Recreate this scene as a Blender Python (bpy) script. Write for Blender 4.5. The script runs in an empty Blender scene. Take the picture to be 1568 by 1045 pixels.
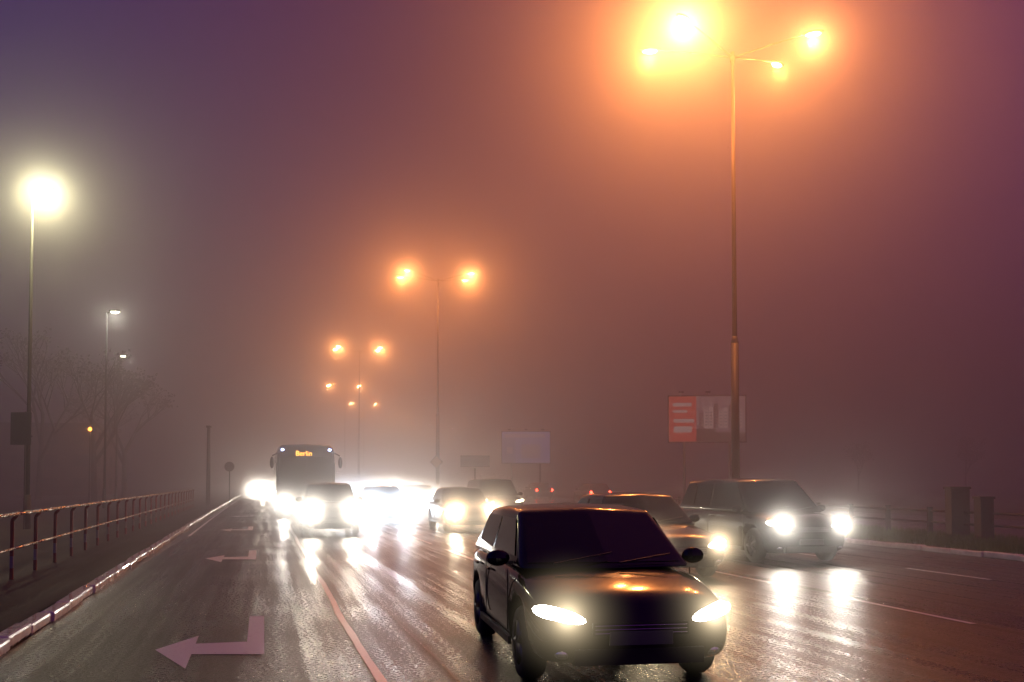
import bpy, bmesh, math, random
from mathutils import Vector, Matrix
random.seed(7)
S=bpy.context.scene
S.view_settings.view_transform='Standard'; S.view_settings.look='None'; S.view_settings.exposure=0
LP=.36   # street-lamp power factor
HP=.085  # headlight power factor

# ---------------- materials ----------------
def newmat(name):
    m=bpy.data.materials.new(name); m.use_nodes=True
    return m,m.node_tree.nodes,m.node_tree.links
def pmat(name,col,rough=.5,metal=0,noise=0,nscale=8,bump=0,coat=0):
    m,n,l=newmat(name); b=n['Principled BSDF']
    b.inputs['Base Color'].default_value=(*col,1); b.inputs['Roughness'].default_value=rough
    b.inputs['Metallic'].default_value=metal
    if coat: b.inputs['Coat Weight'].default_value=coat; b.inputs['Coat Roughness'].default_value=.05
    if noise:
        tc=n.new('ShaderNodeTexCoord'); t=n.new('ShaderNodeTexNoise'); t.inputs['Scale'].default_value=nscale; t.inputs['Detail'].default_value=5
        l.new(tc.outputs['Object'],t.inputs['Vector'])
        r=n.new('ShaderNodeMapRange'); r.inputs['To Min'].default_value=1-noise; r.inputs['To Max'].default_value=1+noise
        l.new(t.outputs['Fac'],r.inputs['Value'])
        mx=n.new('ShaderNodeVectorMath'); mx.operation='SCALE'; mx.inputs[0].default_value=col
        l.new(r.outputs[0],mx.inputs['Scale']); l.new(mx.outputs[0],b.inputs['Base Color'])
        r2=n.new('ShaderNodeMapRange'); r2.inputs['To Min'].default_value=max(.03,rough*.7); r2.inputs['To Max'].default_value=min(1,rough*1.3)
        l.new(t.outputs['Fac'],r2.inputs['Value']); l.new(r2.outputs[0],b.inputs['Roughness'])
        if bump:
            bp=n.new('ShaderNodeBump'); bp.inputs['Strength'].default_value=bump; bp.inputs['Distance'].default_value=.02
            l.new(t.outputs['Fac'],bp.inputs['Height']); l.new(bp.outputs[0],b.inputs['Normal'])
    return m
def emat(name,col,st):
    m,n,l=newmat(name); n.remove(n['Principled BSDF'])
    e=n.new('ShaderNodeEmission'); e.inputs[0].default_value=(*col,1); e.inputs[1].default_value=st
    l.new(e.outputs[0],n['Material Output'].inputs[0]); return m
def glow_mat(name,col,A):  # emission-only volume: radial falloff imitates light scattered around a lamp
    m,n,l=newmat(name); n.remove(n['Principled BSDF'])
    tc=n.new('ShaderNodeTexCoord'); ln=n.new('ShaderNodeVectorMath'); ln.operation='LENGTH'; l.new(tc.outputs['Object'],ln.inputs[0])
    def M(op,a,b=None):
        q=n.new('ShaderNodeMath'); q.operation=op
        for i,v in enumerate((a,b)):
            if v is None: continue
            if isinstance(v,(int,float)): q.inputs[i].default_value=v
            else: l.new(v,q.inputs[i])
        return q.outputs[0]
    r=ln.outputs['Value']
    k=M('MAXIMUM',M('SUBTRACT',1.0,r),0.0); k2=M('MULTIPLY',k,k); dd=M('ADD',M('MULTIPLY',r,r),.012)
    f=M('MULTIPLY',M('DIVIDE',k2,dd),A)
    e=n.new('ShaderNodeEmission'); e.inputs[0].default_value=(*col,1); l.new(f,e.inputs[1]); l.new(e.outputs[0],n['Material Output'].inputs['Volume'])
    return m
def road_mat(name,base,white=None,wear=.45,r0=.14,r1=.46,bs=1.0,coat=0):
    m,n,l=newmat(name); b=n['Principled BSDF']
    tc=n.new('ShaderNodeTexCoord')
    big=n.new('ShaderNodeTexNoise'); big.inputs['Scale'].default_value=.35; big.inputs['Detail'].default_value=3
    gr=n.new('ShaderNodeTexNoise'); gr.inputs['Scale'].default_value=26; gr.inputs['Detail'].default_value=4; gr.inputs['Roughness'].default_value=.7
    mid=n.new('ShaderNodeTexNoise'); mid.inputs['Scale'].default_value=9; mid.inputs['Detail'].default_value=5
    mp0=n.new('ShaderNodeMapping'); mp0.inputs['Rotation'].default_value=(0,0,-math.atan(.25))
    mp=n.new('ShaderNodeMapping'); mp.inputs['Scale'].default_value=(2.2,.05,1)
    st=n.new('ShaderNodeTexNoise'); st.inputs['Scale'].default_value=1.5; st.inputs['Detail'].default_value=6
    for t in (big,gr,mid): l.new(tc.outputs['Object'],t.inputs['Vector'])
    l.new(tc.outputs['Object'],mp0.inputs['Vector']); l.new(mp0.outputs[0],mp.inputs[0]); l.new(mp.outputs[0],st.inputs['Vector'])
    a=n.new('ShaderNodeMath'); a.operation='MULTIPLY_ADD'; l.new(big.outputs['Fac'],a.inputs[0]); a.inputs[1].default_value=.4; l.new(st.outputs['Fac'],a.inputs[2])
    a2=n.new('ShaderNodeMath'); a2.operation='MULTIPLY_ADD'; l.new(gr.outputs['Fac'],a2.inputs[0]); a2.inputs[1].default_value=1.1; l.new(a.outputs[0],a2.inputs[2])
    r=n.new('ShaderNodeMapRange'); r.inputs['From Min'].default_value=.95; r.inputs['From Max'].default_value=1.55
    r.inputs['To Min'].default_value=r0; r.inputs['To Max'].default_value=r1
    l.new(a2.outputs[0],r.inputs['Value']); l.new(r.outputs[0],b.inputs['Roughness'])
    c=n.new('ShaderNodeMapRange'); c.inputs['From Min'].default_value=.3; c.inputs['From Max'].default_value=.7
    c.inputs['To Min'].default_value=.4; c.inputs['To Max'].default_value=1.7
    l.new(gr.outputs['Fac'],c.inputs['Value'])
    s=n.new('ShaderNodeVectorMath'); s.operation='SCALE'; s.inputs[0].default_value=base; l.new(c.outputs[0],s.inputs['Scale'])
    if white:
        mx=n.new('ShaderNodeMix'); mx.data_type='RGBA'
        q=n.new('ShaderNodeMath'); q.operation='MULTIPLY_ADD'; l.new(gr.outputs['Fac'],q.inputs[0]); q.inputs[1].default_value=.5; l.new(mid.outputs['Fac'],q.inputs[2])
        f=n.new('ShaderNodeMapRange'); f.inputs['From Min'].default_value=wear; f.inputs['From Max'].default_value=wear+.3
        l.new(q.outputs[0],f.inputs['Value']); l.new(f.outputs[0],mx.inputs['Factor'])
        l.new(s.outputs[0],mx.inputs['A']); mx.inputs['B'].default_value=(*white,1); l.new(mx.outputs['Result'],b.inputs['Base Color'])
    else: l.new(s.outputs[0],b.inputs['Base Color'])
    h=n.new('ShaderNodeMath'); h.operation='MULTIPLY_ADD'; l.new(mid.outputs['Fac'],h.inputs[0]); h.inputs[1].default_value=.6; l.new(gr.outputs['Fac'],h.inputs[2])
    bp=n.new('ShaderNodeBump'); bp.inputs['Strength'].default_value=bs; bp.inputs['Distance'].default_value=.012
    l.new(h.outputs[0],bp.inputs['Height']); l.new(bp.outputs[0],b.inputs['Normal'])
    b.inputs['IOR'].default_value=1.42
    if coat: b.inputs['Coat Weight'].default_value=coat; b.inputs['Coat Roughness'].default_value=.3
    return m
M_road=road_mat('wet_asphalt',(.032,.029,.026))
M_pave=road_mat('damp_pavement',(.022,.021,.02),r0=.6,r1=.9)
M_paint=road_mat('worn_road_paint',(.06,.06,.06),white=(.85,.85,.84),wear=.32,r0=.25,r1=.5,bs=.5,coat=1)
M_seal=pmat('tar_seal',(.012,.012,.012),.3,noise=.3,nscale=12)
M_kerb=pmat('wet_kerb_stone',(.72,.70,.66),.2,noise=.5,nscale=5,bump=.9,coat=1)
M_soil=pmat('soil',(.03,.035,.018),.9,noise=.5,nscale=1.5,bump=.5)
M_grass=pmat('grass_blades',(.12,.22,.03),.6,noise=.4,nscale=2)
M_black=pmat('black_paint',(.004,.0035,.0035),.1,noise=.1,nscale=3)
M_dark=pmat('dark_plastic',(.01,.01,.01),.5,noise=.2)
M_tyre=pmat('tyre_rubber',(.012,.012,.012),.7,noise=.2,nscale=20)
M_rim=pmat('alloy',(.12,.12,.125),.45,.9,noise=.1)
M_glass=pmat('window_glass',(.006,.008,.008),.05,noise=.05)
M_chrome=pmat('chrome',(.7,.7,.7),.12,1,noise=.05)
M_plate=pmat('number_plate',(.12,.12,.11),.4,noise=.08)
M_pole=pmat('lamp_pole_steel',(.05,.035,.025),.5,.2,noise=.3,nscale=3)
M_polel=pmat('grey_pole_steel',(.04,.04,.04),.6,.2,noise=.3,nscale=3)
M_rail=pmat('galvanised_rail',(.55,.5,.42),.28,.8,noise=.25,nscale=9)
M_red=pmat('red_post_paint',(.25,.015,.01),.35,noise=.3,nscale=9)
M_white=pmat('white_post_paint',(.3,.28,.26),.4,noise=.2,nscale=9)
M_concrete=pmat('concrete',(.06,.05,.045),.6,noise=.3,nscale=4,bump=.4)
M_bark=pmat('bark',(.022,.018,.015),.9,noise=.4,nscale=6)
M_leaf=pmat('leaves',(.04,.04,.02),.7,noise=.5,nscale=1)
M_brick=pmat('plaster_wall',(.12,.06,.045),.8,noise=.2,nscale=1)
M_roof=pmat('roof_felt',(.05,.04,.04),.8,noise=.2)
M_orange=emat('lamp_lens_sodium',(1,.6,.26),45)
M_orangef=emat('lamp_lens_sodium_strong',(1,.55,.22),500)
M_orangeff=emat('lamp_lens_sodium_far',(1,.5,.18),7000)
M_cream=emat('lamp_lens_cream',(1,.93,.66),45)
M_head=emat('headlight_lens',(1,.93,.78),26)
M_headb=emat('xenon_lens',(.85,.92,1),30)
M_warm=emat('warm_lamp',(1,.8,.5),22)
M_tail=emat('tail_light',(1,.03,.015),50)
M_led=emat('led_dots',(1,.42,.05),6)
M_blue=emat('marker_lamp',(.4,.5,1),22)
M_winlit=emat('lit_window',(.15,.25,.5),.18)
M_winw=emat('lit_window_warm',(1,.45,.15),.2)
H_near=glow_mat('headlight_glow_near',(1,.8,.5),.26)  # painted halos around headlights, self-lit, no scattering of their own
H_white=glow_mat('headlight_glow_white',(1,.93,.82),.5)
H_warm=glow_mat('headlight_glow_warm',(1,.78,.5),.45)
H_blue=glow_mat('headlight_glow_blue',(.8,.88,1),.8)
H_far=glow_mat('headlight_glow_far',(1,.9,.76),1.0)
H_sod=glow_mat('lamp_glow_sodium',(1,.40,.14),.085)  # painted halos around street lamps, added to the fog's real scattering
H_sodf=glow_mat('lamp_glow_sodium_strong',(1,.42,.14),.22)
H_cream=glow_mat('lamp_glow_cream',(1,.93,.62),.10)

# ---------------- helpers ----------------
def link(o): S.collection.objects.link(o); return o
def empty(name,loc=(0,0,0),rz=0):
    e=bpy.data.objects.new(name,None); e.location=loc; e.rotation_euler=(0,0,rz); e.empty_display_size=.3; return link(e)
def mesh(name,vs,fs,mat,parent=None,smooth=False,mats=None,fm=None):
    me=bpy.data.meshes.new(name); me.from_pydata([tuple(v) for v in vs],[],fs); me.update()
    for mm in (mats or [mat]): me.materials.append(mm)
    if fm:
        for p,i in zip(me.polygons,fm): p.material_index=i
    if smooth:
        for p in me.polygons: p.use_smooth=True
    o=bpy.data.objects.new(name,me); link(o)
    if parent: o.parent=parent
    return o
def fixn(o):
    bm=bmesh.new(); bm.from_mesh(o.data); bmesh.ops.recalc_face_normals(bm,faces=bm.faces); bm.to_mesh(o.data); bm.free()
class MB:
    def __init__(s): s.v=[];s.f=[];s.m=[]
    def box(s,c,sz,mi=0,rz=0,top=1):
        x,y,z=c; a,b,d=[q/2 for q in sz]; i=len(s.v); R=Matrix.Rotation(rz,3,'Z')
        for sx,sy,sz_ in ((-1,-1,-1),(1,-1,-1),(1,1,-1),(-1,1,-1),(-1,-1,1),(1,-1,1),(1,1,1),(-1,1,1)):
            k=top if sz_>0 else 1
            p=R@Vector((sx*a*k,sy*b*k,sz_*d)); s.v.append((x+p.x,y+p.y,z+p.z))
        for f in ((0,3,2,1),(4,5,6,7),(0,1,5,4),(1,2,6,5),(2,3,7,6),(3,0,4,7)):
            s.f.append([i+q for q in f]); s.m.append(mi)
    def tube(s,p,q,r0,r1,n=10,mi=0,cap=True):
        p=Vector(p);q=Vector(q);d=(q-p).normalized(); u=d.cross(Vector((0,0,1)))
        if u.length<.01: u=Vector((1,0,0))
        u.normalize(); w=d.cross(u); i=len(s.v)
        for c,r in ((p,r0),(q,r1)):
            for k in range(n):
                a=2*math.pi*k/n; s.v.append(tuple(c+u*math.cos(a)*r+w*math.sin(a)*r))
        for k in range(n):
            s.f.append([i+k,i+(k+1)%n,i+n+(k+1)%n,i+n+k]); s.m.append(mi)
        if cap:
            s.f.append([i+k for k in range(n)][::-1]); s.m.append(mi); s.f.append([i+n+k for k in range(n)]); s.m.append(mi)
    def ell(s,c,r,mi=0,nu=14,nv=8,rz=0,ry=0):
        i=len(s.v); R=Matrix.Rotation(rz,3,'Z')@Matrix.Rotation(ry,3,'Y')
        for a in range(nv+1):
            th=math.pi*a/nv
            for b in range(nu):
                ph=2*math.pi*b/nu
                p=R@Vector((r[0]*math.sin(th)*math.cos(ph),r[1]*math.sin(th)*math.sin(ph),r[2]*math.cos(th)))
                s.v.append((c[0]+p.x,c[1]+p.y,c[2]+p.z))
        for a in range(nv):
            for b in range(nu):
                s.f.append([i+a*nu+b,i+(a+1)*nu+b,i+(a+1)*nu+(b+1)%nu,i+a*nu+(b+1)%nu]); s.m.append(mi)
    def poly(s,pts,mi=0):
        i=len(s.v); s.v+= [tuple(p) for p in pts]; s.f.append(list(range(i,i+len(pts)))); s.m.append(mi)
    def make(s,name,mats,parent=None,smooth=False,bevel=0,seg=2):
        o=mesh(name,s.v,s.f,None,parent,smooth,mats=mats,fm=s.m)
        if bevel:
            b=o.modifiers.new('b','BEVEL'); b.width=bevel; b.segments=seg; b.limit_method='ANGLE'; b.angle_limit=math.radians(35)
        return o
def light(name,kind,loc,power,col,parent=None,r=.1,d=None,ang=120,blend=1):
    L=bpy.data.lights.new(name,kind); L.energy=power; L.color=col; L.shadow_soft_size=r
    o=bpy.data.objects.new(name,L); link(o); o.location=loc
    if kind=='SPOT':
        L.spot_size=math.radians(ang); L.spot_blend=blend
        o.rotation_euler=Vector(d).to_track_quat('-Z','Y').to_euler()
    if parent: o.parent=parent
    return o
def glow_sphere(loc,R,mat,parent,name='headlight_glow'):  # added sphere of self-lit volume, imitates the glow around a light
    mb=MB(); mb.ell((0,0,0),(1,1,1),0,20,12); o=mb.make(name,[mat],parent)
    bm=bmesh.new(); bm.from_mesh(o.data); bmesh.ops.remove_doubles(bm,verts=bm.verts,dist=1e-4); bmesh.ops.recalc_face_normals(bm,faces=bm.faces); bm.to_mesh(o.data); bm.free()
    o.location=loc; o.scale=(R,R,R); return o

# ---------------- road layout ----------------
def interp(tab,d):
    if d<=tab[0][0]:
        (a,b),(c,e)=tab[0],tab[1]; return b+(d-a)*(e-b)/(c-a)
    for k in range(len(tab)-1):
        if d<=tab[k+1][0]:
            p1,p2=tab[k],tab[k+1]; p0=tab[k-1] if k>0 else None; p3=tab[k+2] if k+2<len(tab) else None
            h=p2[0]-p1[0]; m=(p2[1]-p1[1])/h
            m1=(p2[1]-p0[1])/(p2[0]-p0[0]) if p0 else m
            m2=(p3[1]-p1[1])/(p3[0]-p1[0]) if p3 else m
            t=(d-p1[0])/h
            return (2*t**3-3*t*t+1)*p1[1]+(t**3-2*t*t+t)*h*m1+(-2*t**3+3*t*t)*p2[1]+(t**3-t*t)*h*m2
    return tab[-1][1]
KX=[(-40,7.5),(0,-2.5),(60,-17.5),(120,-32),(166,-42),(206,-47),(245,-46),(281,-42),(320,-34),(420,-5)]
WD=[(-40,18.3),(28,18.3),(50,17.1),(76,15.2),(119,13.4),(166,13.6),(206,15.5),(245,16.5),(420,16.5)]
kx=lambda d:interp(KX,d)
wd=lambda d:interp(WD,d)
def frange(a,b,s):
    r=[];x=a
    while x<b-1e-6: r.append(x); x+=s
    r.append(b); return r
def strip(name,fa,fb,z,mat,a=-35,b=400,step=3,parent=None):
    vs=[];fs=[]
    for d in frange(a,b,step): vs+=[(fa(d),d,z),(fb(d),d,z)]
    for k in range(len(vs)//2-1): fs.append((2*k,2*k+1,2*k+3,2*k+2))
    return mesh(name,vs,fs,mat,parent)
mesh('ground',[(-900,-200,-.02),(900,-200,-.02),(900,1200,-.02),(-900,1200,-.02)],[(0,1,2,3)],M_soil)
strip('road',kx,lambda d:kx(d)+wd(d),0,M_road)
strip('road',lambda d:kx(d)+wd(d)+4.6,lambda d:kx(d)+wd(d)+16.5,0,M_road)
strip('pavement',lambda d:kx(d)-4.2,lambda d:kx(d)-.18,.11,M_pave)
strip('grass_verge',lambda d:kx(d)+wd(d)+.18,lambda d:kx(d)+wd(d)+4.4,.1,M_soil)
strip('grass_verge',lambda d:kx(d)-40,lambda d:kx(d)-4.2,.1,M_soil)
def kerb(f,a,b,w=.18):
    mb=MB(); d=a
    while d<b:
        L=1.0 if d<60 else 4.0
        x0=f(d);x1=f(d+L); ang=math.atan2(-(x1-x0),L)
        j=random.uniform(-.025,.025)
        mb.box(((x0+x1)/2+j,d+L/2,.055+random.uniform(-.012,.012)),(w,math.hypot(L,x1-x0)-.016,.14),0,ang+random.uniform(-.012,.012))
        d+=L
    return mb.make('kerb',[M_kerb],None,False,.03,2)
kerb(lambda d:kx(d)-.09,3,300)
kerb(lambda d:kx(d)+wd(d)+.09,3,300)
kerb(lambda d:kx(d)+wd(d)+4.5,10,300)
def line(off,w,a,b,dash=None,name='lane_marking',wob=0):
    vs=[];fs=[]
    def seg(p,q):
        ds=frange(p,q,.5 if wob else 1.5)
        for i,d in enumerate(ds):
            o_=off+wob*(math.sin(d*.9)+.4*math.sin(d*2.3+1)); ww=w*(1+(random.uniform(-.15,.15) if wob else 0))
            vs.extend([(kx(d)+o_-ww/2,d,.004),(kx(d)+o_+ww/2,d,.004)])
            if i: n=len(vs); fs.append((n-4,n-3,n-1,n-2))
    if not dash: seg(a,b)
    else:
        d=a
        while d<b: seg(d,d+dash[0]); d+=dash[0]+dash[1]
    return mesh(name,vs,fs,M_paint)
line(3.5,.08,2,200,wob=.014)
line(7.0,.09,2.4,160,(6.0,2.0))
line(10.9,.09,2.6,150,(3,1.6))
line(14.9,.09,3.2,48,(2.2,2.4))
line(.32,.09,30,120)
mb=MB()
for off in (4.15,5.3,8.2,12.2):
    d=4+random.random()*2
    w=.008+random.random()*.006
    while d<40:
        ff_=lambda q:kx(q)+off+.02*math.sin(q*.5+off*7)+.008*math.sin(q*1.7+off)
        x=ff_(d); x2=ff_(d+.5)
        mb.poly([(x-w,d,.003),(x+w,d,.003),(x2+w,d+.5,.003),(x2-w,d+.5,.003)]); d+=.5
mb.make('road_crack_seal',[M_seal])
def arrow(cx,cy):
    T=lambda u,v:(cx+u-.25*v,cy+v,.0045)
    mb=MB()
    mb.poly([T(-.09,.0),T(.09,0),T(.09,2.7),T(-.09,2.7)])
    mb.poly([T(-.62,0),T(-.0901,0),T(-.0901,.75),T(-.62,.62)])
    mb.poly([T(-.6201,-.75),T(-.6201,1.15),T(-1.0,.25)])
    mb.make('turn_arrow_marking',[M_paint])
arrow(-2.5,9.75); arrow(-5.55,21.3); arrow(-8.8,33.5); arrow(-12,46)

# ---------------- lamps ----------------
SOD=(1,.29,.06)
def mast(x,d,pw,Z=17.1,n=4,boost=1):
    e=empty('street_lamp',(x,d,0)); mb=MB()
    mb.tube((0,0,0),(0,0,.5),.24,.2,16); mb.tube((0,0,.5),(0,0,6.6),.15,.14,16); mb.tube((0,0,6.6),(0,0,6.85),.14,.09,16)
    mb.tube((0,0,6.85),(0,0,Z),.09,.06,14); mb.tube((0,0,Z-.25),(0,0,Z+.1),.1,.08,14)
    heads=[(-2.15,-2.2),(2.6,-1.1),(-2.95,.3),(2.0,1.5)]
    lens=MB()
    for i,(hx,hy) in enumerate(heads):
        h=Vector((hx,hy,0)); L=h.length; u=h/L
        p0=Vector((0,0,Z-.1)); p1=u*(L*.5)+Vector((0,0,Z+.15)); p2=u*(L-.3)+Vector((0,0,Z+.3))
        mb.tube(p0,p1,.028,.024,8); mb.tube(p1,p2,.024,.02,8)
        c=u*L+Vector((0,0,Z+.33)); a=math.atan2(u.y,u.x)
        mb.ell(c,(.4,.15,.08),0,rz=a)
        lens.ell(c+Vector((0,0,-.05)),(.26,.12,.10),0,rz=a)
        P=pw*(boost if i==0 else (1 if i<3 else .6))*LP
        if (n==4 or i in (0,1)) and d<230:
            light('lamp_light','POINT',c+Vector((0,0,-.34)),P if n==4 else 2*P,SOD,e,.15 if i!=0 else .25)
            if i<2: glow_sphere(c+Vector((0,0,-.3)),(4.4 if i==0 and boost>1 else (2.6 if d<100 else 3.6)),H_sod if d<60 else H_sodf,e,'lamp_glow')
    mb.make('pole',[M_pole],e,True); lens.make('lens',[M_orange if d<100 else (M_orangef if d<230 else M_orangeff)],e,True)
    return e
mast(8.0,35.6,5600,boost=3.0)
mast(-5.7,76.3,5000); mast(-18.3,119,4600,n=2); mast(-27.9,166,5600,n=2); mast(-30.7,206,6000,n=2)
mast(-28.8,245,6000,n=2); mast(-25.6,281,6000,n=2); mast(-16,305,6000,n=2)
def sidelamp(x,d,H,pw,col=(1,.84,.45),arm=.45,R=0):
    e=empty('street_lamp',(x,d,0)); mb=MB()
    mb.tube((0,0,0),(0,0,1.2),.11,.1,12); mb.tube((0,0,1.2),(0,0,H),.07,.045,12)
    mb.tube((0,0,H),(arm*.6,-.1,H+.12),.04,.035,8); mb.ell((arm,-.12,H+.13),(.36,.15,.09))
    l=MB(); l.ell((arm,-.12,H+.08),(.24,.11,.1)); l.make('lens',[M_cream],e,True)
    mb.make('pole',[M_polel],e,True)
    light('lamp_light','POINT',(arm,-.12,H-.18),pw*LP,col,e,.25)
    if R: glow_sphere((arm,-.12,H),R,H_cream,e,'lamp_glow')
    return e
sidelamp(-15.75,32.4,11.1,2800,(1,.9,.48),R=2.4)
sidelamp(-22.9,56,11.1,800,(1,.97,.8),.5)
sidelamp(-30.2,76,11.1,400,(1,.97,.85),.5)

# ---------------- pedestrian railing ----------------
e=empty('pedestrian_railing'); mb=MB()
f=lambda d:-4.0-.25*d
d=9.35; ps=[]
while d<58: ps.append(d); d+=1.65
for k,d in enumerate(ps):
    x=f(d)
    for i in range(5):
        mb.tube((x,d,.1+i*.19),(x,d,.1+(i+1)*.19),.032,.032,8,1 if i%2==0 else (1 if i==3 else 2),False)
    mb.tube((x,d,1.05),(x+.07,d,1.13),.032,.03,8,1)
    if k<len(ps)-1:
        d2=ps[k+1]; x2=f(d2)
        mb.tube((x+.07,d,1.15),(x2+.07,d2,1.15),.03,.03,8,0); mb.tube((x+.03,d,.6),(x2+.03,d2,.6),.022,.022,8,0)
        mb.tube((x+.07,d-.05,1.15),(x+.07,d+.05,1.15),.036,.036,8,0)
mb.make('rails',[M_rail,M_red,M_white],e,True)

# ---------------- median fence, cabinets ----------------
e=empty('median_barrier_fence'); mb=MB()
g=lambda d:19.0-.25*d
d=17; pv=None
while d<62:
    x=g(d); mb.box((x,d,.5),(.12,.12,.85),0); 
    if pv: 
        for z in (.82,.5): mb.tube((pv[0],pv[1],z),(x,d,z),.035,.035,6,1)
    pv=(x,d); d+=1.9
mb.make('posts_and_rails',[M_dark,M_polel],e)
for (x,d,w,h) in ((12.15,27.2,.5,1.35),(12.35,26.1,.34,1.1)):
    e=empty('utility_cabinet',(x,d,.1)); mb=MB(); mb.box((0,0,h/2),(w,.4,h),0); mb.box((0,0,h+.03),(w+.06,.46,.06),0); mb.box((0,-.206,h/2),(w*.82,.012,h*.8),0); mb.box((w*.28,-.22,h*.5),(.03,.03,.12),1)
    mb.make('housing',[M_concrete,M_dark],e,False,.01)
for (x,d) in ((4.9,34),(3.9,38),(3.0,42)):
    e=empty('bollard',(x+2,d,.1)); mb=MB(); mb.tube((0,0,0),(0,0,.8),.07,.06,12); mb.tube((0,0,.55),(0,0,.68),.066,.066,12,1); mb.ell((0,0,.8),(.06,.06,.04)); mb.make('post',[M_dark,M_white],e,True)

vs=[];fs=[]
for i in range(45000):
    d=random.uniform(14,50)
    if random.random()>min(1,22/d): continue
    x=kx(d)+wd(d)+.2+random.random()*4.1
    h=random.uniform(.06,.22); a=random.random()*6.28; w=.012
    i0=len(vs); vs+=[(x-w*math.cos(a),d-w*math.sin(a),.1),(x+w*math.cos(a),d+w*math.sin(a),.1),(x+random.uniform(-.06,.06),d+random.uniform(-.06,.06),.1+h)]
    fs.append((i0,i0+1,i0+2))
mesh('grass',vs,fs,M_grass)

# ---------------- vehicles ----------------
def wheel(mb,x,y,r,w,side):
    n=20
    prof=[(r*.62,w*.5),(r*.9,w*.5),(r,w*.32),(r,-w*.32),(r*.9,-w*.5),(r*.62,-w*.5)]
    i=len(mb.v)
    for k in range(n):
        a=2*math.pi*k/n
        for (rr,ww) in prof: mb.v.append((x+ww*side,y+rr*math.cos(a),r+rr*math.sin(a)))
    m=len(prof)
    for k in range(n):
        for j in range(m-1):
            mb.f.append([i+k*m+j,i+((k+1)%n)*m+j,i+((k+1)%n)*m+j+1,i+k*m+j+1]); mb.m.append(0)
    mb.tube((x+side*w*.30,y,r),(x+side*w*.34,y,r),r*.64,r*.6,n,2)
    for k in range(5):
        a=2*math.pi*k/5; c=math.cos(a);s_=math.sin(a)
        mb.tube((x+side*w*.38,y,r),(x+side*w*.38,y+r*.6*c,r+r*.6*s_),.045,.03,6,1)
    mb.tube((x+side*w*.34,y,r),(x+side*w*.46,y,r),.06,.05,10,1)
def car(name,x,d,slope,paint,L=3.95,W=1.72,H=1.46,kind='hatch',power=300,hcol=(1,.9,.72),lens=None,lights=2,rear=False,detail=True,glow_m=None,glow_R=.8,ang=115):
    th=math.atan(slope); 
    if rear: th+=math.pi
    hx,hy=math.sin(th),-math.cos(th)
    e=empty(name,(x-hx*L/2,d-hy*L/2,0),th)
    hw=W/2; F=-L/2; power*=HP
    belt=.95 if H<1.6 else 1.05
    hood=belt-.13
    if kind=='van': hood=belt-.05
    if kind=='sedan': roof=(.30,.46,.74,.90)
    elif kind=='hatch': roof=(.25,.45,.86,.975)
    else: roof=(.20,.38,.92,.985)
    st=[(0,.34,hood-.26,.80),(.015,.26,hood-.14,.88),(.05,.21,hood-.06,.95),(.12,.19,hood,.985),(roof[0],.18,belt-.03,1),(.5,.18,belt,1),(.85,.18,belt+.02,1),(.95,.2,belt+.01,.97),(.985,.26,belt-.03,.93),(1,.36,belt-.1,.88)]
    vs=[];fs=[]
    for (t,zb,zt,k) in st:
        h=hw*k; y=F+t*L; m=(zb+zt)/2
        ring=[(0,zb),(h*.85,zb),(h*.97,zb+.07),(h,m),(h*.985,zt-.14),(h*.93,zt-.03),(h*.6,zt+.005),(0,zt+.02)]
        full=ring+[(-a,b) for a,b in ring[-2:0:-1]]
        vs+=[(a,y,b) for a,b in full]
    n=14
    for s in range(len(st)-1):
        for k in range(n): fs.append((s*n+k,s*n+(k+1)%n,(s+1)*n+(k+1)%n,(s+1)*n+k))
    for base in (0,(len(st)-1)*n):
        R=[base+k for k in range(8)]; Lf=[base]+[base+n-k for k in range(1,7)]+[base+7]
        for k in range(7):
            q=[R[k],R[k+1],Lf[k+1],Lf[k]]; q2=[]
            for v in q:
                if v not in q2: q2.append(v)
            fs.append(tuple(q2))
    body=mesh('body',vs,fs,paint,e,True); fixn(body)
    ss=body.modifiers.new('s','SUBSURF'); ss.levels=2; ss.render_levels=2
    wr=.31 if H<1.6 else .35
    yf,yr=F+.80,F+L-.72
    if detail:
        cb=MB()
        for yy in (yf,yr): cb.tube((-hw-.2,yy,wr+.02),(hw+.2,yy,wr+.02),wr+.07,wr+.07,28)
        co=cb.make('cutter',[M_dark],None); fixn(co); co.parent=e
        bo=body.modifiers.new('w','BOOLEAN'); bo.object=co; bo.operation='DIFFERENCE'; bo.solver='EXACT'
        bpy.context.view_layer.update()
        dg=bpy.context.evaluated_depsgraph_get(); me=bpy.data.meshes.new_from_object(body.evaluated_get(dg)); 
        body.modifiers.clear(); body.data=me
        bpy.data.objects.remove(co,do_unlink=True)
        for p in me.polygons: p.use_smooth=True
        mb=MB()
        mb.box((0,yf,wr+.05),(W-.5,wr*2,.3)); mb.box((0,yr,wr+.05),(W-.5,wr*2,.3)); mb.make('underbody',[M_dark],e)
    y0,y1,y2,y3=[F+t*L for t in roof]; zb=belt-.04; zt=H-.03
    hb=hw*.93; ht=hw*.76
    ym=(y1+y2)/2
    gv=[(-hb,y0,zb),(0,y0-.12,zb),(hb,y0,zb),(hb,y3,zb),(0,y3+.05,zb),(-hb,y3,zb),
        (-ht,y1,zt-.03),(0,y1-.06,zt),(ht,y1,zt-.03),(ht,ym,zt),(0,ym,H),(-ht,ym,zt),(ht,y2,zt-.05),(0,y2+.03,zt),(-ht,y2,zt-.05)]
    gf=[(0,1,7,6),(1,2,8,7),(2,3,12,9,8),(3,4,13,12),(4,5,14,13),(5,0,6,11,14),(6,7,10,11),(7,8,9,10),(11,10,13,14),(10,9,12,13),(0,5,4,3,2,1)]
    gh=mesh('cabin',gv,gf,paint,e,True); fixn(gh)
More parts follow.
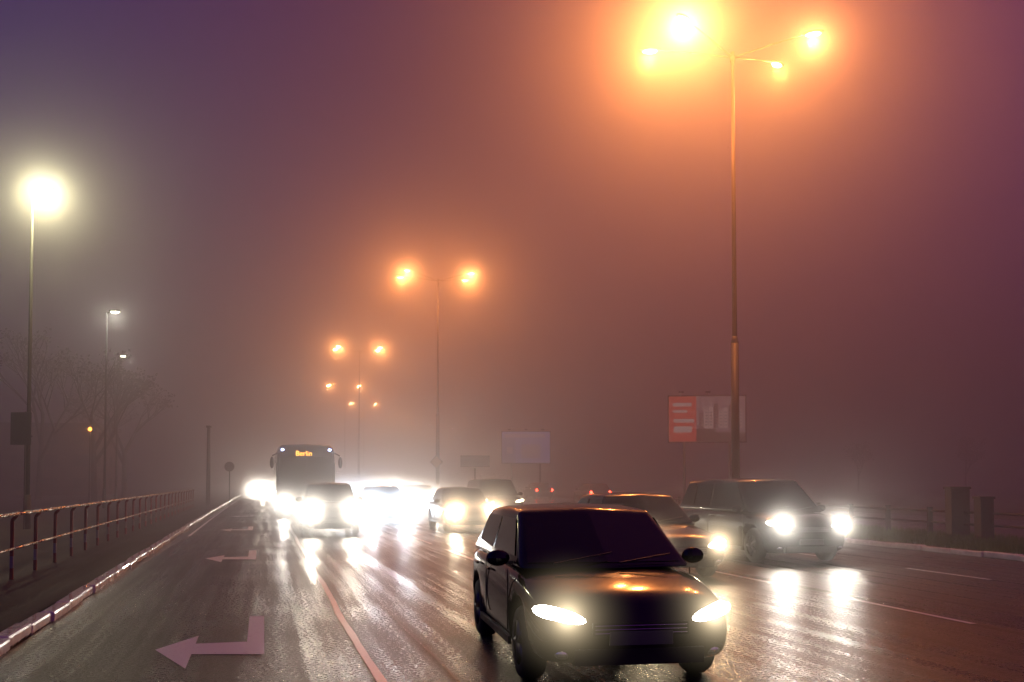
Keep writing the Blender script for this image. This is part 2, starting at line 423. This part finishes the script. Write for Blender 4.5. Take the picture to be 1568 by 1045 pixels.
    b=gh.modifiers.new('b','BEVEL'); b.width=.05; b.segments=3; b.limit_method='ANGLE'; b.angle_limit=math.radians(28)
    gl=MB()
    def lerp(a,b,t): return tuple(a[i]+(b[i]-a[i])*t for i in range(3))
    def patch(A,B,C,D,off,u0=.0,u1=1,v0=0,v1=1):
        P=lambda u,v: lerp(lerp(A,B,u),lerp(D,C,u),v)
        n=(Vector(B)-Vector(A)).cross(Vector(D)-Vector(A)).normalized()*off
        gl.poly([Vector(P(u,v))+n for u,v in ((u0,v0),(u1,v0),(u1,v1),(u0,v1))])
    patch(gv[0],gv[1],gv[7],gv[6],.006,.10,1.0,.10,.92); patch(gv[1],gv[2],gv[8],gv[7],.006,0,.90,.10,.92)
    patch(gv[3],gv[4],gv[13],gv[12],.006,.1,1,.2,.9); patch(gv[4],gv[5],gv[14],gv[13],.006,0,.9,.2,.9)
    def sidepoly(pts,sg):
        out=[]
        for (y,z) in pts:
            t=(z-zb)/(zt-.03-zb); xx=hb+(ht-hb)*t+.012; out.append((sg*xx,y,z))
        if sg<0: out=out[::-1]
        gl.poly(out)
    zl=zb+.1; zh=zt-.10; 
    fr=lambda z:y0+(y1-y0)*(z-zb)/(zt-zb)
    re=lambda z:y3+(y2-y3)*(z-zb)/(zt-zb)
    yc=y0+(y3-y0)*.52
    for sg in (-1,1):
        sidepoly([(fr(zl)+.16,zl),(yc-.04,zl),(yc-.04,zh),(fr(zh)+.10,zh)],sg)
        if kind=='van':
            yd=yc+(y3-yc)*.5
            sidepoly([(yc+.04,zl),(yd-.03,zl),(yd-.03,zh),(yc+.04,zh)],sg); sidepoly([(yd+.04,zl),(re(zl)-.14,zl),(re(zh)-.12,zh),(yd+.04,zh)],sg)
        else: sidepoly([(yc+.04,zl),(re(zl)-.30,zl+.03),(re(zh)-.16,zh),(yc+.04,zh)],sg)
    gl.make('windows',[M_glass],e)
    wb=MB()
    for yy in (yf,yr):
        for sg in (-1,1): wheel(wb,sg*(hw-.12),yy,wr,.2,sg)
    wb.make('wheels',[M_tyre,M_rim,M_dark],e,True)
    tb=MB()
    tb.box((0,F+.02,hood-.30),(W*.46,.09,.10),0)
    for k in range(3): tb.box((0,F-.028,hood-.33+.03*k),(W*.44,.012,.008),1)
    tb.box((0,F+.05,.30),(W*.62,.10,.13),0)
    tb.box((0,F-.022,.45),(.52,.03,.11),2)
    for sg in (-1,1):
        tb.ell((sg*(hw+.07),y0+.33,belt+.04),(.11,.06,.075),3)
        tb.box((sg*(hw-.02),y0+.34,belt+.0),(.1,.05,.03),0)
        tb.ell((sg*hw*.72,F+.075,.33),(.07,.05,.05),1)
        tb.box((sg*(hw*.985),(yf+yr)/2,.27),(.03,yr-yf-wr*2-.1,.07),0)
        for yy in (y0+.22,yc,):
            tb.box((sg*(hw-.001),yy,(belt+.3)/2),(.012,.008,belt-.42),0)
        tb.box((sg*(hw+.006),yc-.16,belt-.14),(.03,.15,.025),3)
        tb.box((sg*(hw+.006),yc+.62,belt-.14),(.03,.15,.025),3)
    tb.tube((-.5,y0-.07,zb+.05),(.05,y0+.0,zb+.14),.01,.008,6,0); tb.tube((.1,y0-.07,zb+.05),(.6,y0+.04,zb+.12),.01,.008,6,0)
    tb.box((0,F+L+.0,.62),(.52,.03,.11),2)
    tb.make('trim',[M_dark,M_chrome,M_plate,paint],e,False,.008,2)
    # swept almond headlamps, tilted up toward the outer corners
    hl=MB(); hz=hood-.20; tl=MB()
    for sg in (-1,1):
        hl.ell((sg*(hw*.72),F+.145,hz),(.235,.13,.062),0,20,10,rz=sg*.42,ry=-sg*.2)
        tl.ell((sg*(hw*.80),F+L-.06,belt-.16),(.1,.07,.13))
    lm=lens or M_head
    if rear: hl.make('headlights',[M_chrome],e,True); tl.make('tail_lights',[M_tail],e,True)
    else:
        hl.make('headlights',[lm],e,True); tl.make('tail_lights',[M_red],e,True)
        if lights==2:
            for sg in (-1,1): light('headlight_beam','SPOT',(sg*hw*.70,F-.06,hz),power/2,hcol,e,.05,(0,-1,-.14),ang)
        elif lights==1: light('headlight_beam','SPOT',(0,F-.1,hz),power,hcol,e,.12,(0,-1,-.14),ang)
        if glow_m:
            for sg in (-1,1): glow_sphere((sg*hw*.70,F-.02,hz),glow_R,glow_m,e)
    return e
def paintm(n,c,r=.22): return pmat(n,c,r,coat=.5,noise=.08,nscale=2)
P_grey=paintm('grey_paint',(.008,.008,.009)); P_silver=pmat('silver_paint',(.03,.03,.03),.3,.5,coat=.5,noise=.05); P_red=paintm('dark_red_paint',(.04,.006,.004)); P_blue=paintm('dark_blue_paint',(.008,.011,.025)); P_brown=paintm('bronze_paint',(.02,.009,.004))
car('black_hatchback_car',1.02,7.95,.18,M_black,power=500,glow_m=H_near,glow_R=.6)
car('sedan_car',2.85,16.6,.25,P_brown,L=4.5,W=1.78,H=1.47,kind='sedan',power=700,hcol=(1,.8,.5),lens=M_warm,glow_m=H_warm,glow_R=.7)
car('minivan_car',6.0,20.0,.26,P_grey,L=4.6,W=1.85,H=1.74,kind='van',power=3000,hcol=(1,.93,.8),glow_m=H_white,glow_R=.75,ang=140)
car('hatchback_car',-5.4,30,.25,P_silver,L=4.1,W=1.75,H=1.62,kind='hatch',power=2600,glow_m=H_white,glow_R=1.3)
car('sedan_car',-4.7,38,.25,P_blue,L=4.5,kind='sedan',power=3600,hcol=(.85,.92,1),lens=M_headb,glow_m=H_blue,glow_R=1.5)
car('sedan_car',-1.25,32.5,.25,P_brown,L=4.4,kind='sedan',power=2600,hcol=(1,.85,.6),lens=M_warm,glow_m=H_warm,glow_R=1.3)
car('suv_car',-.3,42,.25,P_grey,L=4.5,W=1.85,H=1.75,kind='van',power=500,hcol=(1,.85,.6),lens=M_warm,detail=False)
car('hatchback_car',-4.4,50,.25,P_red,power=2500,detail=False,glow_m=H_far,glow_R=1.5)
car('sedan_car',-9.6,60,.25,P_grey,L=4.4,kind='sedan',power=4000,lights=1,hcol=(.85,.9,1),lens=M_headb,detail=False,glow_m=H_blue,glow_R=2)
car('hatchback_car',-6.6,64,.25,P_blue,power=4000,lights=1,detail=False,glow_m=H_far,glow_R=1.8)
car('suv_car',-10.3,82,.25,P_grey,H=1.7,kind='van',power=4000,lights=1,detail=False,glow_m=H_far,glow_R=2.1)
car('sedan_car',-23.0,92,.25,P_grey,L=4.4,kind='sedan',power=6000,lights=1,detail=False,glow_m=H_far,glow_R=2.2)
car('hatchback_car',-28.4,112,.25,P_silver,power=7000,lights=1,detail=False,glow_m=H_far,glow_R=2.4)
car('hatchback_car',5.3,74,.25,P_red,rear=True,detail=False)
car('sedan_car',1.8,92,.25,P_grey,rear=True,kind='sedan',L=4.4,detail=False)

def bus(x,d,slope,L=12,W=2.55,H=3.25):
    th=math.atan(slope); hx,hy=math.sin(th),-math.cos(th)
    e=empty('coach_bus',(x-hx*L/2,d-hy*L/2,0),th); F=-L/2; hw=W/2
    st=[(F,.35,H-.22,.93),(F+.12,.28,H-.08,.985),(F+.5,.27,H,1),(F+L-.3,.27,H,1),(F+L,.35,H-.15,.96)]
    vs=[];fs=[]
    for (y,zb,zt,k) in st:
        h=hw*k; half=[(0,zb),(h*.97,zb),(h,zb+.12),(h,1.2),(h*.985,zt-.5),(h*.95,zt-.14),(h*.82,zt),(0,zt+.03)]
        full=half+[(-a,b) for a,b in half[-2:0:-1]]; vs+=[(a,y,b) for a,b in full]
    n=14
    for s in range(len(st)-1):
        for k in range(n): fs.append((s*n+k,s*n+(k+1)%n,(s+1)*n+(k+1)%n,(s+1)*n+k))
    fs.append(tuple(range(n))); fs.append(tuple(range((len(st)-1)*n,len(st)*n)))
    b=mesh('body',vs,fs,P_grey,e,True); fixn(b); bv=b.modifiers.new('b','BEVEL'); bv.width=.05; bv.segments=3; bv.angle_limit=.5
    g=MB()
    g.box((0,F-.012,1.95),(2.2,.03,1.35)); g.box((0,F-.012,2.86),(1.9,.03,.28))
    for k in range(6):
        for sg in (-1,1): g.box((sg*(hw-.004),F+1.1+k*1.75,1.95),(.03,1.6,1.0))
    g.make('windows',[M_glass],e,False,.02)
    t=MB(); t.box((0,F-.02,.62),(2.3,.05,.3)); t.box((0,F-.03,.42),(.52,.04,.11),1)
    for sg in (-1,1):
        t.tube((sg*1.1,F,2.95),(sg*1.45,F-.3,2.75),.03,.03,8); t.ell((sg*1.47,F-.32,2.45),(.09,.07,.26))
        t.tube((sg*.05,F-.04,1.3),(sg*.75,F-.04,1.55),.015,.01,6)
    t.box((0,F-.035,1.95),(.03,.02,1.35))
    t.make('trim',[M_dark,M_plate],e,False,.01)
    w=MB()
    for yy in (F+2.6,F+L-3.2):
        for sg in (-1,1): wheel(w,sg*(hw-.17),yy,.5,.3,sg)
    w.make('wheels',[M_tyre,M_rim,M_dark],e,True)
    h=MB()
    for sg in (-1,1):
        h.ell((sg*.95,F-.01,.72),(.2,.06,.1)); light('headlight_beam','SPOT',(sg*.95,F-.15,.72),2000*HP,(1,.95,.85),e,.08,(0,-1,-.14),115)
        glow_sphere((sg*.95,F-.05,.72),1.5,H_white,e)
    h.make('headlights',[M_head],e,True)
    k=MB()
    for sg in (-1,1): k.ell((sg*1.02,F-.05,3.02),(.07,.05,.045))
    k.make('marker_lamps',[M_blue],e,True)
    c=bpy.data.curves.new('destination_text','FONT'); c.body='Berlin'; c.size=.3; c.extrude=.005; c.align_x='CENTER'; c.materials.append(M_led)
    o=bpy.data.objects.new('destination_display',c); link(o); o.parent=e; o.location=(-.1,F-.04,2.76); o.rotation_euler=(math.pi/2,0,0)
    return e
bus(-9.1,44,.25)

# ---------------- signs and billboards ----------------
em=emat
M_bw=em('poster_white',(.9,.6,.58),.30); M_bg=em('poster_building',(.45,.26,.30),.30); M_bd=em('poster_dark',(.12,.06,.07),.25); M_brd=em('poster_red',(.8,.07,.05),.40)
M_bbl=em('poster_blue',(.28,.28,.75),.34); M_bbd=em('poster_deepblue',(.12,.13,.4),.3)
def billboard(x,d,w,h,zb,kind,rz=0):
    e=empty('billboard',(x,d,0),rz); mb=MB()
    for sx in (-.3,.3): mb.tube((sx*w,.15,0),(sx*w,.15,zb+h*.9),.1,.08,10)
    mb.box((0,.08,zb+h/2),(w+.16,.12,h+.16)); mb.make('frame',[M_polel],e)
    p=MB(); y=.012
    R=lambda x0,x1,z0,z1,mi,k=0:p.poly([(x0*w-w/2,y-.004*k,zb+z0*h),(x1*w-w/2,y-.004*k,zb+z0*h),(x1*w-w/2,y-.004*k,zb+z1*h),(x0*w-w/2,y-.004*k,zb+z1*h)],mi)
    if kind=='red':
        mats=[M_brd,M_bg,M_bw,M_bd]
        R(0,.36,0,1,0); R(.36,1,0,1,1)
        R(.05,.3,.78,.86,2,1);R(.05,.24,.64,.7,2,1); R(.06,.33,.42,.5,2,1); R(.06,.3,.2,.34,2,1)
        R(.36,.62,.0,.28,3,1); R(.62,1,.0,.2,3,1)
        for i in range(9):
            x0=.40+i*.064; hh=.3+.35*((i*37)%7)/7
            R(x0,x0+.052,.3,.42+hh*.7,2 if i%3 else 3,1)
            for j in range(5): R(x0+.008,x0+.044,.35+j*.07,.38+j*.07,3 if i%3 else 1,2)
    else:
        mats=[M_bbl,M_bbd,M_bw,M_bg]
        R(0,1,0,1,0); R(0,.28,0,.8,1,1); R(.05,.9,.82,.93,2,1); R(.4,.8,.15,.6,3,1); R(.1,.22,.3,.5,2,2)
    p.make('poster',mats,e)
    mb=MB()
    for sx in (-.35,0,.35): mb.tube((sx*w,0,zb+h+.08),(sx*w,-.7,zb+h+.25),.025,.02,6); mb.box((sx*w,-.75,zb+h+.22),(.3,.14,.1))
    mb.make('lamp_arms',[M_polel],e)
billboard(12.75,65,4.9,2.95,4.2,'red',-.1); billboard(1.4,100,4.8,3.1,3.4,'blue')
e=empty('direction_sign',(-2.6,70,0)); mb=MB(); mb.tube((0,.06,0),(0,.06,2.5),.06,.05,10); mb.box((0,0,3.0),(2.05,.05,.8),1); mb.make('panel',[M_polel,pmat('sign_panel_brown',(.03,.015,.012),.5,noise=.1)],e,False,.01)
e=empty('traffic_sign',(-5.75,75.9,0)); mb=MB(); 
mb.poly([(0,-.12,2.6),(.42,-.12,3.05),(0,-.12,3.5),(-.42,-.12,3.05)],1); mb.poly([(0,-.1,2.5),(-.5,-.1,3.05),(0,-.1,3.6),(.5,-.1,3.05)],0); mb.tube((0,-.06,0),(0,-.06,3.3),.03,.03,8); mb.make('plate',[M_polel,pmat('sign_yellow',(.3,.16,.03),.5,noise=.1)],e)
e=empty('traffic_sign',(-15.75,32.1,0)); mb=MB(); mb.box((-.1,0,3.35),(.66,.05,1.05),0); mb.box((-.1,.04,3.1),(.7,.03,.05),1); mb.tube((0,.1,0),(0,.1,3.9),.03,.03,8,1); mb.make('panel',[M_dark,M_polel],e,False,.01)
e=empty('traffic_sign',(-17.3,61,0)); mb=MB(); mb.tube((0,0,0),(0,0,2.6),.035,.035,8); mb.tube((0,-.04,2.5),(0,-.07,2.5),.3,.3,20,1); mb.make('panel',[M_polel,pmat('sign_back',(.12,.1,.1),.5,noise=.1)],e)
e=empty('utility_pole',(-18.6,61,0)); mb=MB(); mb.tube((0,0,0),(0,0,4.9),.13,.10,12); mb.box((0,0,4.95),(.26,.26,.12)); mb.make('shaft',[M_concrete],e)
e=empty('warning_lamp',(-28,66,0)); mb=MB(); mb.tube((0,0,0),(0,0,5),.05,.05,8); mb.make('post',[M_polel],e); mb=MB(); mb.ell((0,-.02,5.05),(.12,.12,.14)); mb.make('lens',[emat('amber_lens',(1,.35,.05),12)],e,True); light('amber_glow','POINT',(0,-.3,5),30,(1,.35,.06),e,.1)

# ---------------- buildings ----------------
def building(x,d,w,dep,h,fl,cols,rz=0):
    e=empty('apartment_building',(x,d,0),rz); mb=MB(); mb.box((0,0,h/2),(w,dep,h),0); mb.box((0,0,h+.2),(w+.5,dep+.5,.4),1)
    fh=h/fl
    for f in range(fl):
        for c in range(cols):
            xx=-w/2+(c+.5)*w/cols; z=(f+.55)*fh
            k=random.random(); mi=3 if k<.05 else (4 if k<.08 else 2)
            mb.box((xx,-dep/2-.005,z),(w/cols*.5,.05,fh*.5),mi); mb.box((xx,-dep/2-.06,z-fh*.27),(w/cols*.56,.12,.08),1)
        for c in range(4):
            yy=-dep/2+(c+.5)*dep/4; mb.box((w/2+.005,yy,(f+.55)*fh),(.05,dep/4*.45,fh*.5),2)
    mb.make('walls',[M_brick,M_roof,M_glass,M_winlit,M_winw],e)
building(-56,104,26,12,7,3,9,.2)

# ---------------- trees ----------------
def tree(x,d,h,seed,leaves=500,name='bare_tree'):
    R=random.Random(seed); e=empty(name,(x,d,0)); mb=MB(); lf=MB()
    def br(p,dr,L,r,lv):
        q=p+dr*L; mb.tube(p,q,r,r*.68,6 if lv<2 else 4,0,False)
        if lv>=5:
            if R.random()<leaves/400:
                for _ in range(3):
                    c=q+Vector((R.uniform(-.4,.4),R.uniform(-.4,.4),R.uniform(-.35,.4))); a=Vector((R.uniform(-1,1),R.uniform(-1,1),R.uniform(-1,1))).normalized()*.15; b_=a.orthogonal().normalized()*.1
                    lf.poly([c-a,c+b_,c+a,c-b_])
            return
        for k in range(3 if lv<4 else 2):
            nd=(dr+Vector((R.uniform(-.75,.75),R.uniform(-.75,.75),R.uniform(-.15,.5)))).normalized()
            br(q if k else p+dr*L*.75,nd,L*R.uniform(.62,.82),r*.6,lv+1)
    br(Vector((0,0,-.1)),Vector((R.uniform(-.04,.04),0,1)),h*.28,h*.018,0)
    mb.make('branches',[M_bark],e,True)
    if lf.v: lf.make('foliage',[M_leaf],e)
tree(-31,74,14,1,900); tree(-38,80,16,2,900); tree(-35,90,15,7,900); tree(-46,110,14,3,200)
R=random.Random(5)
for i in range(6): tree(44+i*12+R.uniform(-3,3),115+R.uniform(-10,22),6.5+R.uniform(-1.5,2),20+i,700,'roadside_tree')
mb=MB()
for i in range(9000):
    t=R.random(); x=-150+t*330; y=330 -abs(x)*.25+R.uniform(-6,6); hh=7+3*math.sin(x*.13)+2*math.sin(x*.37+1)
    z=hh*R.random()**.7; c=Vector((x,y,z)); a=Vector((R.uniform(-1,1),R.uniform(-1,1),R.uniform(-1,1))).normalized()*.7; b_=a.orthogonal().normalized()*.5
    mb.poly([c-a,c+b_,c+a,c-b_])
mb.make('distant_treeline',[M_leaf])

# ---------------- fog bank ----------------
m,n,l=newmat('fog_volume'); n.remove(n['Principled BSDF'])
out=n['Material Output']
SIG=.0185
s1=n.new('ShaderNodeVolumeScatter'); s1.inputs['Color'].default_value=(1,1,1,1); s1.inputs['Density'].default_value=SIG*.50; s1.inputs['Anisotropy'].default_value=.82
s2=n.new('ShaderNodeVolumeScatter'); s2.inputs['Color'].default_value=(1,1,1,1); s2.inputs['Density'].default_value=SIG*.38; s2.inputs['Anisotropy'].default_value=.2
ab=n.new('ShaderNodeVolumeAbsorption'); ab.inputs['Color'].default_value=(0,0,0,1); ab.inputs['Density'].default_value=SIG*.12
em_=n.new('ShaderNodeEmission'); em_.inputs[0].default_value=(.006,.0015,.006,1); em_.inputs[1].default_value=SIG  # faint even emission painted in for ambient light scattered by the fog
a1=n.new('ShaderNodeAddShader'); a2=n.new('ShaderNodeAddShader'); a3=n.new('ShaderNodeAddShader')
l.new(s1.outputs[0],a1.inputs[0]); l.new(s2.outputs[0],a1.inputs[1]); l.new(a1.outputs[0],a2.inputs[0]); l.new(em_.outputs[0],a2.inputs[1]); l.new(a2.outputs[0],a3.inputs[0]); l.new(ab.outputs[0],a3.inputs[1]); l.new(a3.outputs[0],out.inputs['Volume'])
mb=MB(); mb.box((0,230.5,14),(700,439,30)); mb.make('fog',[m])

# ---------------- world ----------------
w=bpy.data.worlds.new('World'); S.world=w; w.use_nodes=True; n=w.node_tree.nodes; l=w.node_tree.links
bg=n['Background']; tc=n.new('ShaderNodeTexCoord'); sp=n.new('ShaderNodeSeparateXYZ'); l.new(tc.outputs['Generated'],sp.inputs[0])
r=n.new('ShaderNodeMapRange'); r.inputs['From Min'].default_value=-.5; r.inputs['From Max'].default_value=.5; l.new(sp.outputs[0],r.inputs['Value'])
cr=n.new('ShaderNodeValToRGB'); el=cr.color_ramp.elements
el[0].color=(.009,.011,.155,1); el[1].color=(.07,.008,.125,1); q=el.new(.45); q.color=(.025,.004,.055,1); l.new(r.outputs[0],cr.inputs[0])
sky=n.new('ShaderNodeTexSky'); sky.sky_type='NISHITA'; sky.sun_disc=False; sky.sun_elevation=math.radians(-4); sky.sun_rotation=math.radians(200)
sc=n.new('ShaderNodeVectorMath'); sc.operation='SCALE'; sc.inputs['Scale'].default_value=.01; l.new(sky.outputs[0],sc.inputs[0])
ad=n.new('ShaderNodeVectorMath'); ad.operation='ADD'; l.new(sc.outputs[0],ad.inputs[0]); l.new(cr.outputs[0],ad.inputs[1])
l.new(ad.outputs[0],bg.inputs[0]); bg.inputs[1].default_value=1.0

# ---------------- camera ----------------
c=bpy.data.cameras.new('camera'); o=bpy.data.objects.new('camera',c); link(o); S.camera=o
c.lens=35; c.sensor_width=36; c.clip_end=3000; c.clip_start=.05
o.location=(0,0,1.7); o.rotation_euler=(math.radians(92),0,0); c.shift_y=.1015
